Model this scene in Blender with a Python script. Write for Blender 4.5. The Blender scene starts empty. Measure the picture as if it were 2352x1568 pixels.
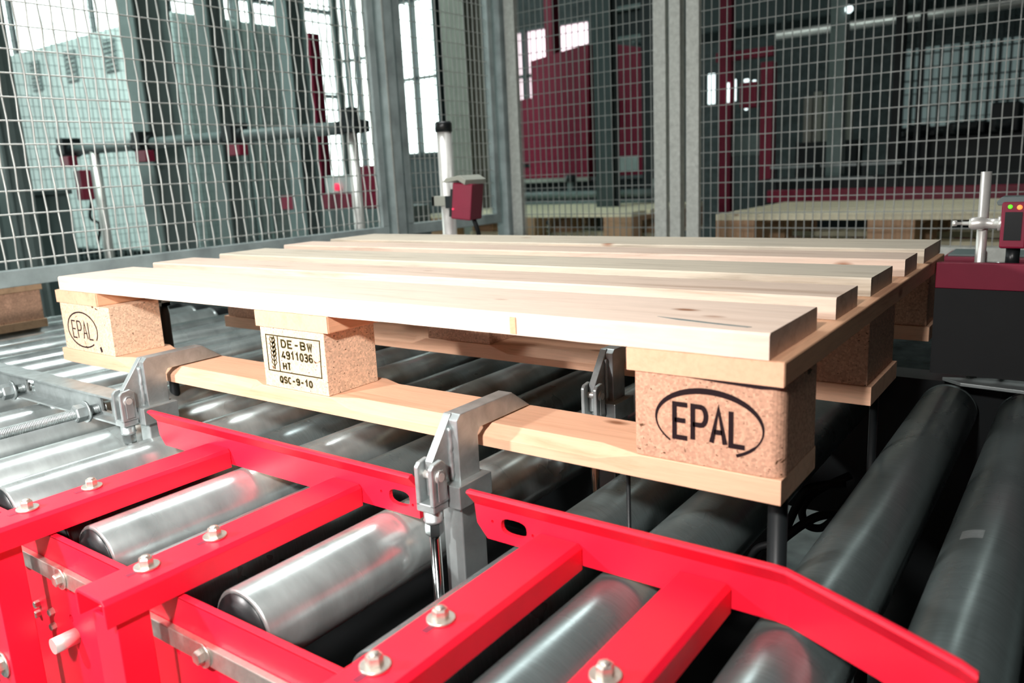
import bpy, bmesh, math, random
from mathutils import Vector, Matrix
random.seed(7)
D = bpy.data; SC = bpy.context.scene; COL = SC.collection
PI = math.pi

# ------------------------------------------------------------------ camera
cam_d = D.cameras.new('camera'); cam = D.objects.new('camera', cam_d); COL.objects.link(cam)
R = ((0.80918935, 0.58569036, -0.04668397), (0.08553728, -0.19604123, -0.97685783), (-0.58128819, 0.78646973, -0.20873283))
m = Matrix(((R[0][0], -R[1][0], -R[2][0]), (R[0][1], -R[1][1], -R[2][1]), (R[0][2], -R[1][2], -R[2][2]))).to_4x4()
m.translation = Vector((1.3957, -0.6191, 0.2797))
cam.matrix_world = m
cam_d.sensor_width = 36.0; cam_d.lens = 1836.58 * 36.0 / 2352.0
cam_d.clip_start = 0.02; cam_d.clip_end = 100
cam_d.dof.use_dof = True; cam_d.dof.focus_distance = 1.0; cam_d.dof.aperture_fstop = 6.3
SC.camera = cam

# ------------------------------------------------------------------ view, world, lights
vs = SC.view_settings
vs.view_transform = 'Standard'; vs.look = 'None'; vs.gamma = 1.0; vs.use_curve_mapping = False
vs.exposure = 0.06
w = D.worlds.new('world'); SC.world = w; w.use_nodes = True
w.node_tree.nodes['Background'].inputs[0].default_value = (0.50, 0.66, 0.66, 1)
w.node_tree.nodes['Background'].inputs[1].default_value = 0.035

def area(name, loc, target, size, power, color, sy=None):
    l = D.lights.new(name, 'AREA'); l.energy = power; l.color = color
    if sy: l.shape = 'RECTANGLE'; l.size = size; l.size_y = sy
    else: l.shape = 'DISK'; l.size = size
    o = D.objects.new(name, l); COL.objects.link(o); o.location = loc
    o.rotation_euler = (Vector(target) - Vector(loc)).to_track_quat('-Z', 'Y').to_euler()
    return o
area('front_lamp', (0.30, -0.85, 0.42), (0.45, 0.1, 0.0), 0.07, 14, (1.0, 0.97, 0.95))
k_ = area('key_lamp', (1.23, -1.15, 0.82), (0.55, -0.10, -0.05), 0.12, 13, (1.0, 0.965, 0.93)); k_.data.spread = math.radians(105)
w_ = area('window_light', (-2.3, 0.2, 3.6), (-3.4, 2.6, 0.3), 2.0, 75, (0.80, 1.0, 0.94), 1.4); w_.data.spread = math.radians(95)  # added fill that brightens the machinery behind the left fence, not a window
c_ = area('overhead_fill', (-0.4, 0.4, 2.3), (-0.3, 0.35, 0.0), 2.0, 22, (0.96, 1.0, 0.99), 0.35); c_.data.spread = math.radians(100)  # added soft fill from above for deck and rollers, no real luminaire
a_ = area('aisle_lamp', (1.45, 3.3, 2.2), (1.3, 2.8, 0.0), 0.22, 6, (0.95, 1.0, 0.96), 3.0); a_.data.spread = math.radians(100)

# ------------------------------------------------------------------ mesh helpers
class MB:
    def __init__(s): s.b = bmesh.new()
    def box(s, x0, x1, y0, y1, z0, z1):
        v = [s.b.verts.new(p) for p in ((x0,y0,z0),(x1,y0,z0),(x1,y1,z0),(x0,y1,z0),(x0,y0,z1),(x1,y0,z1),(x1,y1,z1),(x0,y1,z1))]
        for f in ((0,3,2,1),(4,5,6,7),(0,1,5,4),(1,2,6,5),(2,3,7,6),(3,0,4,7)): s.b.faces.new([v[i] for i in f])
        return s
    def obox(s, c, sx, sy, sz, rot=(0,0,0)):
        from mathutils import Euler
        M = Matrix.Translation(c) @ Euler(rot).to_matrix().to_4x4()
        v = [s.b.verts.new(M @ Vector((a*sx/2, b*sy/2, d*sz/2))) for a,b,d in ((-1,-1,-1),(1,-1,-1),(1,1,-1),(-1,1,-1),(-1,-1,1),(1,-1,1),(1,1,1),(-1,1,1))]
        for f in ((0,3,2,1),(4,5,6,7),(0,1,5,4),(1,2,6,5),(2,3,7,6),(3,0,4,7)): s.b.faces.new([v[i] for i in f])
        return s
    def ring(s, c, u, w_, r, n, ph=0):
        return [s.b.verts.new(c + u*(r*math.cos(2*PI*i/n+ph)) + w_*(r*math.sin(2*PI*i/n+ph))) for i in range(n)]
    def lathe(s, p0, p1, prof, n=32, smooth=True, caps=True, ph=0):
        p0 = Vector(p0); p1 = Vector(p1); a = (p1-p0).normalized()
        u = a.orthogonal().normalized(); w_ = a.cross(u)
        rings = [s.ring(p0 + (p1-p0)*t, u, w_, r, n, ph) for t, r in prof]
        for A, B in zip(rings, rings[1:]):
            for i in range(n):
                f = s.b.faces.new([A[i], A[(i+1)%n], B[(i+1)%n], B[i]]); f.smooth = smooth
        if caps:
            s.b.faces.new(rings[0][::-1]); s.b.faces.new(rings[-1])
        return s
    def cyl(s, p0, p1, r, n=24, smooth=True, ph=0):
        return s.lathe(p0, p1, [(0, r), (1, r)], n, smooth, True, ph)
    def tube(s, pts, r, n=12):
        pts = [Vector(p) for p in pts]; rings = []; u = None
        for i, p in enumerate(pts):
            t = (pts[min(i+1, len(pts)-1)] - pts[max(i-1, 0)]).normalized()
            if u is None: u = t.orthogonal().normalized()
            u = (u - t*u.dot(t)).normalized(); w_ = t.cross(u)
            rings.append(s.ring(p, u, w_, r, n))
        for A, B in zip(rings, rings[1:]):
            for i in range(n):
                f = s.b.faces.new([A[i], A[(i+1)%n], B[(i+1)%n], B[i]]); f.smooth = n > 5
        s.b.faces.new(rings[0][::-1]); s.b.faces.new(rings[-1])
        return s
    def prism(s, poly, mp, a, b):
        """poly: 2D points, mp(u,v,t) -> 3D; extruded from t=a to t=b"""
        A = [s.b.verts.new(mp(u, v, a)) for u, v in poly]; B = [s.b.verts.new(mp(u, v, b)) for u, v in poly]
        n = len(poly)
        s.b.faces.new(A[::-1]); s.b.faces.new(B)
        for i in range(n): s.b.faces.new([A[i], A[(i+1)%n], B[(i+1)%n], B[i]])
        return s
    def holed(s, outer, holes, mp, a, b):
        """plate with real holes"""
        t = bmesh.new(); loops = []
        for lp in [outer] + holes:
            vs_ = [t.verts.new((u, v, 0)) for u, v in lp]
            es = [t.edges.new((vs_[i], vs_[(i+1)%len(vs_)])) for i in range(len(vs_))]
            loops.append(vs_)
        bmesh.ops.triangle_fill(t, use_beauty=True, use_dissolve=False, edges=t.edges[:])
        t.verts.index_update(); co = [(v.co.x, v.co.y) for v in t.verts]
        tris = [[v.index for v in f.verts] for f in t.faces]; li = [[v.index for v in lp] for lp in loops]
        t.free()
        A = [s.b.verts.new(mp(u, v, a)) for u, v in co]; B = [s.b.verts.new(mp(u, v, b)) for u, v in co]
        for f in tris:
            s.b.faces.new([A[i] for i in f]); s.b.faces.new([B[i] for i in f][::-1])
        for lp in li:
            for i in range(len(lp)):
                p, q = lp[i], lp[(i+1)%len(lp)]
                s.b.faces.new([A[p], A[q], B[q], B[p]])
        return s
    def hexbolt(s, c, n, r, h, washer=True, dome=False):
        c = Vector(c); n = Vector(n).normalized(); o = 0
        if washer:
            s.cyl(c, c + n*h*0.25, r*1.75, 28); o = h*0.25
        s.lathe(c + n*o, c + n*(o+h*0.8), [(0, r), (0.8, r), (1, r*0.86)], 6, False)
        if dome: s.lathe(c + n*(o+h*0.8), c + n*(o+h), [(0, r*0.7), (0.6, r*0.55), (1, r*0.2)], 16)
        return s

OFF = {}
def thing(name, label, cat, loc=(0,0,0), group=None, kind=None):
    o = D.objects.new(name, None); COL.objects.link(o); o.location = loc
    o.empty_display_size = 0.05
    OFF[o.name] = Vector(loc); tag(o, label, cat, group, kind)
    return o
def tag(o, label=None, cat=None, group=None, kind=None):
    if label: o['label'] = label
    if cat: o['category'] = cat
    if group: o['group'] = group
    if kind: o['kind'] = kind
def obj(name, mb, mat, parent=None, bevel=0.0, seg=2, label=None, origin=None):
    """one mesh object from a builder in world coordinates"""
    b = mb.b if isinstance(mb, MB) else mb
    bmesh.ops.recalc_face_normals(b, faces=b.faces[:])
    off = OFF[parent.name] if parent else Vector(origin or (0, 0, 0))
    if off.length: bmesh.ops.translate(b, verts=b.verts[:], vec=-off)
    me = D.meshes.new(name); b.to_mesh(me); b.free()
    o = D.objects.new(name, me); COL.objects.link(o)
    me.materials.append(mat)
    if parent: o.parent = parent
    elif origin: o.location = origin
    OFF[o.name] = off
    if bevel:
        bv = o.modifiers.new('Bevel', 'BEVEL'); bv.width = bevel; bv.segments = seg; bv.limit_method = 'ANGLE'; bv.angle_limit = math.radians(40)
    if label: o['label'] = label
    return o
def solo(name, mb, mat, label, cat, group=None, bevel=0.0, kind=None, origin=None):
    o = obj(name, mb, mat, None, bevel, origin=origin); tag(o, label, cat, group, kind); return o
def struct(name, mb, mat):
    o = obj(name, mb, mat); o['kind'] = 'structure'; return o
def copy_tree(o, parent=None):
    c = o.copy(); COL.objects.link(c)
    OFF[c.name] = OFF.get(o.name, Vector())
    if parent: c.parent = parent
    for ch in list(o.children): copy_tree(ch, c)
    return c

# ------------------------------------------------------------------ materials
def newmat(name):
    mt = D.materials.new(name); mt.use_nodes = True
    nt = mt.node_tree; return mt, nt, nt.nodes['Principled BSDF']
def N(nt, t, **k):
    n = nt.nodes.new(t)
    for a, v in k.items():
        if a in n.inputs: n.inputs[a].default_value = v
        else: setattr(n, a, v)
    return n
def ramp(nt, fac, stops):
    r = nt.nodes.new('ShaderNodeValToRGB'); nt.links.new(fac, r.inputs[0])
    el = r.color_ramp.elements
    while len(el) < len(stops): el.new(0.5)
    for e, (p, c) in zip(el, stops): e.position = p; e.color = (*c, 1)
    return r.outputs[0]
def coords(nt, scale=(1,1,1), rnd=True):
    tc = nt.nodes.new('ShaderNodeTexCoord'); mp = nt.nodes.new('ShaderNodeMapping'); mp.inputs['Scale'].default_value = scale
    src = tc.outputs['Object']
    if rnd:
        oi = nt.nodes.new('ShaderNodeObjectInfo'); va = N(nt, 'ShaderNodeVectorMath', operation='SCALE'); va.inputs[0].default_value = (7.3, 3.1, 5.7)
        nt.links.new(oi.outputs['Random'], va.inputs['Scale']); ad = N(nt, 'ShaderNodeVectorMath', operation='ADD')
        nt.links.new(src, ad.inputs[0]); nt.links.new(va.outputs[0], ad.inputs[1]); src = ad.outputs[0]
    nt.links.new(src, mp.inputs[0]); return mp.outputs[0]
def noise(nt, vec, scale, detail=4, rough=0.55, dist=0.0):
    n = nt.nodes.new('ShaderNodeTexNoise'); n.inputs['Scale'].default_value = scale; n.inputs['Detail'].default_value = detail
    n.inputs['Roughness'].default_value = rough; n.inputs['Distortion'].default_value = dist
    nt.links.new(vec, n.inputs['Vector']); return n.outputs['Fac']
def mix(nt, fac, a, b, mode='MIX'):
    n = nt.nodes.new('ShaderNodeMix'); n.data_type = 'RGBA'; n.blend_type = mode
    if isinstance(fac, (int, float)): n.inputs[0].default_value = fac
    else: nt.links.new(fac, n.inputs[0])
    for i, v in ((6, a), (7, b)):
        if isinstance(v, tuple): n.inputs[i].default_value = (*v, 1)
        else: nt.links.new(v, n.inputs[i])
    return n.outputs[2]
def bump(nt, p, h, strength=0.2, dist=0.001):
    b = nt.nodes.new('ShaderNodeBump'); b.inputs['Strength'].default_value = strength; b.inputs['Distance'].default_value = dist
    nt.links.new(h, b.inputs['Height']); nt.links.new(b.outputs[0], p.inputs['Normal'])

def wood(name, light, dark, axis='x', grey=0.0, knots=True):
    mt, nt, p = newmat(name)
    s = {'x': (2.2, 34, 34), 'y': (34, 2.2, 34), 'end': (20, 20, 20)}[axis]
    v = coords(nt, s)
    g = noise(nt, v, 1.6, 6, 0.62, 0.6)
    c = ramp(nt, g, [(0.30, dark), (0.47, light), (0.62, tuple(min(1, q*1.06) for q in light)), (0.78, tuple((a+b)/2 for a, b in zip(light, dark)))])
    v2 = coords(nt, (1, 1, 1)); blot = noise(nt, v2, 5.0, 3, 0.5)
    c = mix(nt, ramp(nt, blot, [(0.45, (0,0,0)), (0.75, (0.55,0.55,0.55))]), c, (0.46, 0.42, 0.36) if grey else (0.72, 0.42, 0.26), 'MIX') if grey or axis == 'end' else c
    fine = noise(nt, coords(nt, tuple(q*4 for q in s)), 3.0, 3, 0.6)
    c = mix(nt, 0.35, c, ramp(nt, fine, [(0.35, tuple(q*0.75 for q in light)), (0.6, light)]), 'MIX')
    if knots:
        vo = N(nt, 'ShaderNodeTexVoronoi'); vo.inputs['Scale'].default_value = 1.0
        nt.links.new(coords(nt, {'x': (5, 11, 11), 'y': (11, 5, 11), 'end': (9, 9, 9)}[axis]), vo.inputs['Vector'])
        kf = ramp(nt, vo.outputs['Distance'], [(0.03, (1,1,1)), (0.085, (0,0,0))])
        c = mix(nt, kf, c, (0.28, 0.12, 0.06))
    nt.links.new(c, p.inputs['Base Color']); p.inputs['Roughness'].default_value = 0.62
    p.inputs['Specular IOR Level'].default_value = 0.3
    bump(nt, p, g, 0.35, 0.0008)
    return mt
def chipboard(name, base=(0.56, 0.32, 0.215), dark=(0.10, 0.045, 0.02)):
    mt, nt, p = newmat(name)
    v = coords(nt, (1, 1, 1))
    vo = N(nt, 'ShaderNodeTexVoronoi'); vo.inputs['Scale'].default_value = 420; nt.links.new(v, vo.inputs['Vector'])
    chip = ramp(nt, vo.outputs['Color'], [(0.1, tuple(q*0.78 for q in base)), (0.55, base), (0.9, tuple(min(1, q*1.22) for q in base))])
    sp = noise(nt, coords(nt, (1, 1, 1.8)), 260, 2, 0.5, 0.4)
    c = mix(nt, ramp(nt, sp, [(0.66, (0,0,0)), (0.72, (1,1,1))]), chip, dark)
    big = noise(nt, v, 75, 3, 0.5, 0.8)
    c = mix(nt, ramp(nt, big, [(0.70, (0,0,0)), (0.74, (1,1,1))]), c, dark)
    nt.links.new(c, p.inputs['Base Color']); p.inputs['Roughness'].default_value = 0.7; p.inputs['Specular IOR Level'].default_value = 0.25
    bump(nt, p, sp, 0.5, 0.0006)
    return mt
def paint(name, col, rough=0.35, spec=0.5, var=0.06, peel=0.08):
    mt, nt, p = newmat(name)
    v = coords(nt)
    n = noise(nt, v, 14, 4)
    c = ramp(nt, n, [(0.3, tuple(q*(1-var*1.5) for q in col)), (0.7, tuple(min(1, q*(1+var)) for q in col))])
    nt.links.new(c, p.inputs['Base Color']); p.inputs['Roughness'].default_value = rough; p.inputs['Specular IOR Level'].default_value = spec
    bump(nt, p, noise(nt, v, 700, 2), peel, 0.0005)
    return mt
def metal(name, col, rough=0.3, var=0.25, scale=30, brushed=None, rvar=0.15, bmp=0.05, metallic=1.0):
    mt, nt, p = newmat(name)
    v = coords(nt, brushed or (1, 1, 1))
    n = noise(nt, v, scale, 5, 0.6, 0.0 if brushed else 0.5)
    c = ramp(nt, n, [(0.28, tuple(q*(1-var) for q in col)), (0.72, col)])
    nt.links.new(c, p.inputs['Base Color']); p.inputs['Metallic'].default_value = metallic
    r = ramp(nt, noise(nt, coords(nt), scale*0.4, 3), [(0.3, (rough-rvar/2,)*3), (0.7, (rough+rvar/2,)*3)])
    nt.links.new(r, p.inputs['Roughness'])
    if bmp: bump(nt, p, n, bmp, 0.0004)
    return mt
def emis(name, col, st):
    mt, nt, p = newmat(name)
    p.inputs['Base Color'].default_value = (*col, 1); p.inputs['Emission Color'].default_value = (*col, 1); p.inputs['Emission Strength'].default_value = st
    return mt

M = dict(
    deck=wood('pine_deck', (0.68, 0.53, 0.43), (0.42, 0.28, 0.20), 'x', 0.0),
    deck_pale=wood('pine_deck_pale', (0.76, 0.595, 0.49), (0.62, 0.44, 0.34), 'x', 0.0),
    deck_grey=wood('pine_deck_weathered', (0.60, 0.525, 0.42), (0.27, 0.215, 0.155), 'x', 1.0),
    cross=wood('pine_cross', (0.72, 0.41, 0.25), (0.50, 0.23, 0.13), 'y'),
    endg=wood('pine_end_grain', (0.76, 0.44, 0.285), (0.52, 0.26, 0.15), 'end', knots=False),
    bottom=wood('pine_bottom', (0.76, 0.45, 0.295), (0.56, 0.28, 0.16), 'x'),
    chip=chipboard('chipboard'), chip_pale=chipboard('chipboard_pale', (0.72, 0.51, 0.36)),
    ink=paint('branding_ink', (0.018, 0.010, 0.012), 0.7, 0.1), ink_olive=paint('branding_ink_olive', (0.045, 0.04, 0.015), 0.7, 0.1),
    red=paint('signal_red_paint', (0.88, 0.010, 0.036), 0.40, 0.4), red_dark=paint('dark_red_paint', (0.24, 0.012, 0.040), 0.45, 0.4),
    zinc=metal('galvanised_steel', (0.48, 0.53, 0.53), 0.42, 0.35, 45, metallic=0.7), zinc_flat=metal('zinc_plate', (0.42, 0.46, 0.46), 0.55, 0.3, 25, metallic=0.75),
    fence=paint('fence_frame_paint', (0.33, 0.39, 0.385), 0.45, 0.4, 0.2), fence_zinc=metal('fence_galvanised', (0.66, 0.68, 0.63), 0.6, 0.3, 60, metallic=0.5),
    wire=metal('fence_wire', (0.74, 0.75, 0.71), 0.45, 0.15, 60, metallic=0.6),
    wire_far=paint('far_wire', (0.26, 0.32, 0.32), 0.5), wire_back=metal('back_fence_wire', (0.34, 0.36, 0.34), 0.5, 0.2, 60, metallic=0.5),
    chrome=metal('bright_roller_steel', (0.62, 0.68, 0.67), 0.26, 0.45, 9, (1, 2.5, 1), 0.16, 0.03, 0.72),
    roller=metal('shaded_roller_steel', (0.20, 0.245, 0.245), 0.30, 0.35, 40, (1, 30, 1), 0.10, 0.015, 0.62),  # same roller steel, with the shade on these rollers put into the colour
    bolt=metal('bolt_steel', (0.66, 0.62, 0.56), 0.38, 0.2, 200, metallic=0.85),
    steel=metal('bright_steel', (0.78, 0.76, 0.72), 0.34, 0.1, 60, metallic=0.55), rod=metal('piston_rod', (0.35, 0.37, 0.37), 0.15, 0.1, 60),
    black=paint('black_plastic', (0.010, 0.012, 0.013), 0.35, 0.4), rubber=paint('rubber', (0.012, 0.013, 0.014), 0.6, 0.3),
    dark=paint('dark_machine', (0.018, 0.024, 0.026), 0.5, 0.3), darkgreen=paint('dark_grey_green', (0.05, 0.07, 0.07), 0.5, 0.3),
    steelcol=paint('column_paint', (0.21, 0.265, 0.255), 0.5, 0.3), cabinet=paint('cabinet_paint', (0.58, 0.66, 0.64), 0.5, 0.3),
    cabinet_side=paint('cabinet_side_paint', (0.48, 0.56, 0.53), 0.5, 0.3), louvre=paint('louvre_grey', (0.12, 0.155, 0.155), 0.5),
    beige=paint('beige_paint', (0.34, 0.35, 0.30), 0.5), greygreen=paint('grey_green_paint', (0.15, 0.20, 0.195), 0.45),
    floor=paint('concrete', (0.15, 0.185, 0.185), 0.14, 0.6, 0.25), wall=paint('hall_wall', (0.06, 0.075, 0.075), 0.7, 0.2, 0.2),
    bgwood=wood('pallet_wood_pale', (0.86, 0.80, 0.58), (0.68, 0.60, 0.42), 'x'), bgwood2=wood('pallet_wood_brown', (0.48, 0.30, 0.18), (0.3, 0.18, 0.1), 'x'),
    pane=emis('daylight_pane', (0.86, 1.0, 0.96), 3.4), pane_soft=emis('frosted_daylight_pane', (0.50, 0.68, 0.66), 0.16), pane_pink=emis('daylight_pane_pinkish', (1.0, 0.80, 0.86), 1.6),
    lamp=emis('lamp_glow', (0.85, 1.0, 1.0), 1.6), led_g=emis('led_green', (0.10, 0.9, 0.02), 1.1), led_o=emis('led_orange', (1.0, 0.22, 0.05), 1.5), led_r=emis('led_red', (1.0, 0.05, 0.12), 0.9),
)
# ------------------------------------------------------------------ hall
FZ = -0.52
struct('floor', MB().box(-9, 7, -4, 9, FZ-0.1, FZ), M['floor'])
struct('ceiling', MB().box(-9, 7, -4, 9, 4.6, 4.7), M['wall'])
struct('wall_right', MB().box(7, 7.1, -4, 9, FZ, 4.7), M['wall'])
struct('wall_front', MB().box(-9, 7, -4.1, -4, FZ, 4.7), M['wall'])
XY = lambda y0: (lambda u, v, t: (u, t, v))
YZ = lambda u, v, t: (t, u, v)
def rect(a, b, c, d): return [(a, c), (b, c), (b, d), (a, d)]
LW = [(-3.2, -0.1), (0.0, 2.9), (3.0, 5.9), (6.0, 8.98)]
struct('wall_left', MB().holed(rect(-4, 9, FZ, 4.7), [rect(a, b, -0.1, 4.4) for a, b in LW], YZ, -9.1, -9.0), M['wall'])
BW = [(-8.98, -8.25, -0.1, 4.4), (-8.17, -6.80, 0.6, 2.85), (-5.75, -4.15, 0.95, 2.15)]
struct('wall_back', MB().holed(rect(-9, 7, FZ, 4.7), [rect(*q) for q in BW], lambda u, v, t: (u, t, v), 9.0, 9.1), M['wall'])
def window(n, mb, mat, fm):
    o = struct('window_%d' % n, mb, mat); obj('window_frame', fm, M['darkgreen'], o)
for i, (a, b) in enumerate(LW):
    f = MB()
    for k in range(4):
        y = a + (b-a)*k/3; f.box(-9.0, -8.9, y-0.012, y+0.012, -0.1, 4.4)
    for z in (-0.1, 1.6, 2.9, 4.4): f.box(-9.0, -8.92, a, b, z-0.03, z+0.03)
    window(i+1, MB().box(-9.08, -9.05, a, b, -0.1, 4.4), M['pane'], f)
for i, (a, b, c, d) in enumerate(BW):
    f = MB()
    for k in range(4):
        x = a + (b-a)*k/3; f.box(x-0.03, x+0.03, 8.9, 9.0, c, d)
    for k in range(3):
        z = c + (d-c)*k/2; f.box(a, b, 8.92, 9.0, z-0.02, z+0.02)
    window(i+5, MB().box(a, b, 9.05, 9.08, c, d), M['pane_pink' if i == 2 else 'pane'], f)

# ------------------------------------------------------------------ lettering (own stroke alphabet)
def arc(cx, cy, rx, ry, a0, a1, n=9):
    return [(cx + rx*math.cos(math.radians(a0+(a1-a0)*i/n)), cy + ry*math.sin(math.radians(a0+(a1-a0)*i/n))) for i in range(n+1)]
G = {
 'E': [[(1,1),(0,1),(0,0),(1,0)], [(0,.52),(.85,.52)]], 'P': [[(0,0),(0,1),(.6,1)]+arc(.6,.73,.4,.27,90,-90)+[(0,.46)]],
 'A': [[(0,0),(.5,1),(1,0)], [(.2,.33),(.8,.33)]], 'L': [[(0,1),(0,0),(1,0)]],
 'D': [[(0,0),(0,1),(.5,1)]+arc(.5,.5,.5,.5,90,-90)+[(0,0)]], 'B': [[(0,0),(0,1),(.55,1)]+arc(.55,.76,.4,.24,90,-90)+[(0,.52)], [(.55,.52)]+arc(.55,.26,.45,.26,90,-90)+[(0,0)]],
 'W': [[(0,1),(.25,0),(.5,.8),(.75,0),(1,1)]], '-': [[(.15,.48),(.85,.48)]],
 '4': [[(.75,0),(.75,.45)], [(.6,1),(0,.25),(1,.25)]], '9': [arc(.5,.72,.45,.27,0,360,16), [(.95,.72),(.95,.3)]+arc(.5,.27,.45,.27,0,-150)],
 '1': [[(.2,.75),(.6,1),(.6,0)]], '0': [arc(.5,.5,.45,.5,90,450,18)], '3': [arc(.45,.75,.45,.25,150,-90)+arc(.45,.26,.5,.26,90,-150)],
 '6': [arc(.5,.28,.45,.27,0,360,16), [(.05,.28),(.05,.7)]+arc(.5,.73,.45,.27,180,30)], 'H': [[(0,0),(0,1)],[(1,0),(1,1)],[(0,.5),(1,.5)]],
 'T': [[(0,1),(1,1)],[(.5,1),(.5,0)]], 'Q': [arc(.5,.5,.45,.5,90,450,18), [(.55,.3),(1,-.05)]], 'S': [arc(.5,.75,.45,.25,20,270)+arc(.5,.25,.45,.25,90,-160)],
 'C': [arc(.5,.5,.45,.5,50,310,14)],
}
def stroke(mb, pts, w_, y0, y1, closed=False):
    n = len(pts)
    L, Rr = [], []
    for i in range(n):
        a = Vector(pts[i-1] if i or closed else pts[i]); b = Vector(pts[(i+1) % n] if i < n-1 or closed else pts[i])
        p = Vector(pts[i])
        d1 = (p-a); d2 = (b-p)
        d1 = d1.normalized() if d1.length > 1e-9 else d2.normalized(); d2 = d2.normalized() if d2.length > 1e-9 else d1
        t = (d1+d2); t = t.normalized() if t.length > 1e-6 else d1
        nn = Vector((-t.y, t.x)); k = 1/max(0.45, nn.dot(Vector((-d1.y, d1.x))))
        ww = (w_[i] if isinstance(w_, list) else w_)/2
        L.append(p + nn*ww*k); Rr.append(p - nn*ww*k)
    fr = [(mb.b.verts.new((q.x, y0, q.y)), mb.b.verts.new((r.x, y0, r.y))) for q, r in zip(L, Rr)]
    bk = [(mb.b.verts.new((q.x, y1, q.y)), mb.b.verts.new((r.x, y1, r.y))) for q, r in zip(L, Rr)]
    rng = range(n if closed else n-1)
    for i in rng:
        j = (i+1) % n
        for q in ([fr[i][0], fr[i][1], fr[j][1], fr[j][0]], [bk[i][0], bk[j][0], bk[j][1], bk[i][1]],
                  [fr[i][0], fr[j][0], bk[j][0], bk[i][0]], [fr[i][1], bk[i][1], bk[j][1], fr[j][1]]):
            try: mb.b.faces.new(q)
            except ValueError: pass
def text(mb, s, x, z, cw, h, gap, sw, y, slope=0.0):
    for ch in s:
        if ch != ' ':
            for st in G[ch]:
                stroke(mb, [(x+u*cw, z+slope*(x)+v*h) for u, v in st], sw, y-0.0005, y+0.0002)
        x += cw+gap
    return mb

# ------------------------------------------------------------------ main pallet
pal = thing('euro_pallet', 'pale new wooden pallet with branded blocks lying clamped on the roller conveyor', 'pallet', (0.6, 0.4, 0))
ZT = 0.144
def rough_edges(o, amt=0.0006):
    pass
deck = [(0.012, 1.192, 0.0, 0.133, 'deck_pale'), (-0.020, 1.195, 0.187, 0.272, 'deck'), (-0.036, 1.194, 0.338, 0.452, 'deck_grey'), (-0.046, 1.198, 0.508, 0.592, 'deck'), (-0.058, 1.197, 0.652, 0.795, 'deck_grey')]
for i, (x0, x1, y0, y1, mt) in enumerate(deck):
    mb = MB(); n = 40; prev = None; rr = random.Random(i)
    zt = ZT - [0, .0, .001, .0, .0015][i]
    for k in range(n+1):
        x = x0 + (x1-x0)*k/n + (-(0.02) * 0 if k else 0)
        dy = rr.uniform(-.0007, .0007); dy2 = rr.uniform(-.0007, .0007); dz = rr.uniform(-.0006, .0004)
        c = [mb.b.verts.new(p) for p in ((x, y0+dy, 0.122+dz*.5), (x, y1+dy2, 0.122), (x, y1+dy2, zt-.0015), (x, y1+dy2-.002, zt), (x, y0+dy+.002, zt), (x, y0+dy, zt-.002))]
        if prev:
            for a in range(6): mb.b.faces.new([prev[a], prev[(a+1)%6], c[(a+1)%6], c[a]])
        else: mb.b.faces.new(c)
        prev = c
    mb.b.faces.new(prev[::-1])
    obj('deck_board', mb, M[mt], pal)
# cross boards under the deck
for x0, x1 in ((-0.003, 0.130), (0.531, 0.669), (1.064, 1.205)):
    o = obj('cross_board', MB().box(x0, x1, 0.0, 0.785, 0.1005, 0.1217), M['cross'], pal, 0.0015)
    obj('end_grain', MB().box(x0+.0006, x1-.0006, -0.0008, 0.0, 0.101, 0.1212), M['endg'], o)
# bottom boards with chamfered upper edges between the blocks
def bottom_board(y0, y1, chf=True):
    mb = MB(); prev = None
    st = [(-0.012, 0), (0.155, 0), (0.19, 1), (0.50, 1), (0.53, 0), (0.66, 0), (0.695, 1), (1.03, 1), (1.075, 0), (1.204, 0)]
    for x, c in st:
        c = c if chf else 0
        cy, cz = .0006+.013*c, .0006+.0105*c
        P_ = [(x, y0, 0), (x, y1, 0), (x, y1, .022-cz), (x, y1-cy, .022), (x, y0+cy, .022), (x, y0, .022-cz)]
        q = [mb.b.verts.new(p) for p in P_]
        if prev:
            for a in range(6): mb.b.faces.new([prev[a], prev[(a+1)%6], q[(a+1)%6], q[a]])
        else: mb.b.faces.new(q)
        prev = q
    mb.b.faces.new(prev[::-1])
    return mb
for y0, y1 in ((0.0, 0.098), (0.317, 0.457), (0.690, 0.785)):
    obj('bottom_board', bottom_board(y0, y1), M['bottom'], pal, 0.0006)
# blocks
def block(x0, x1, y0, y1, mat, r=0.0):
    mb = MB(); z0, z1 = 0.0222, 0.1003
    if r:
        poly = [(x0, y1), (x0, y0+.002), (x0+.002, y0), (x1-r, y0)] + [(x1-r+r*math.sin(a*PI/12), y0+r-r*math.cos(a*PI/12)) for a in range(1, 6)] + [(x1, y0+r), (x1, y1)]
        mb.prism(poly, lambda u, v, t: (u, v, t), z0, z1)
        return obj('block', mb, mat, pal, 0.0005, 1)
    mb.box(x0, x1, y0, y1, z0, z1)
    return obj('block', mb, mat, pal, 0.0008)
bl = block(0.003, 0.160, 0.001, 0.085, M['chip_pale']); bm_ = block(0.537, 0.658, 0.001, 0.084, M['chip_pale']); br = block(1.071, 1.204, 0.001, 0.094, M['chip'], 0.012)
for x0, x1 in ((0.0, 0.145), (0.535, 0.66), (1.071, 1.199)):
    for y0, y1 in ((0.319, 0.455), (0.694, 0.783)): block(x0, x1, y0, y1, M['chip'])
obj('crack', MB().prism([(1.120, .1006), (1.150, .0990), (1.185, .0975), (1.200, .0990), (1.204, .1008), (1.16, .1012)], lambda u, v, q: (u, q, v), -.0002, .003), M['ink'], pal, label='black crack between the right block and the cross board')
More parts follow.
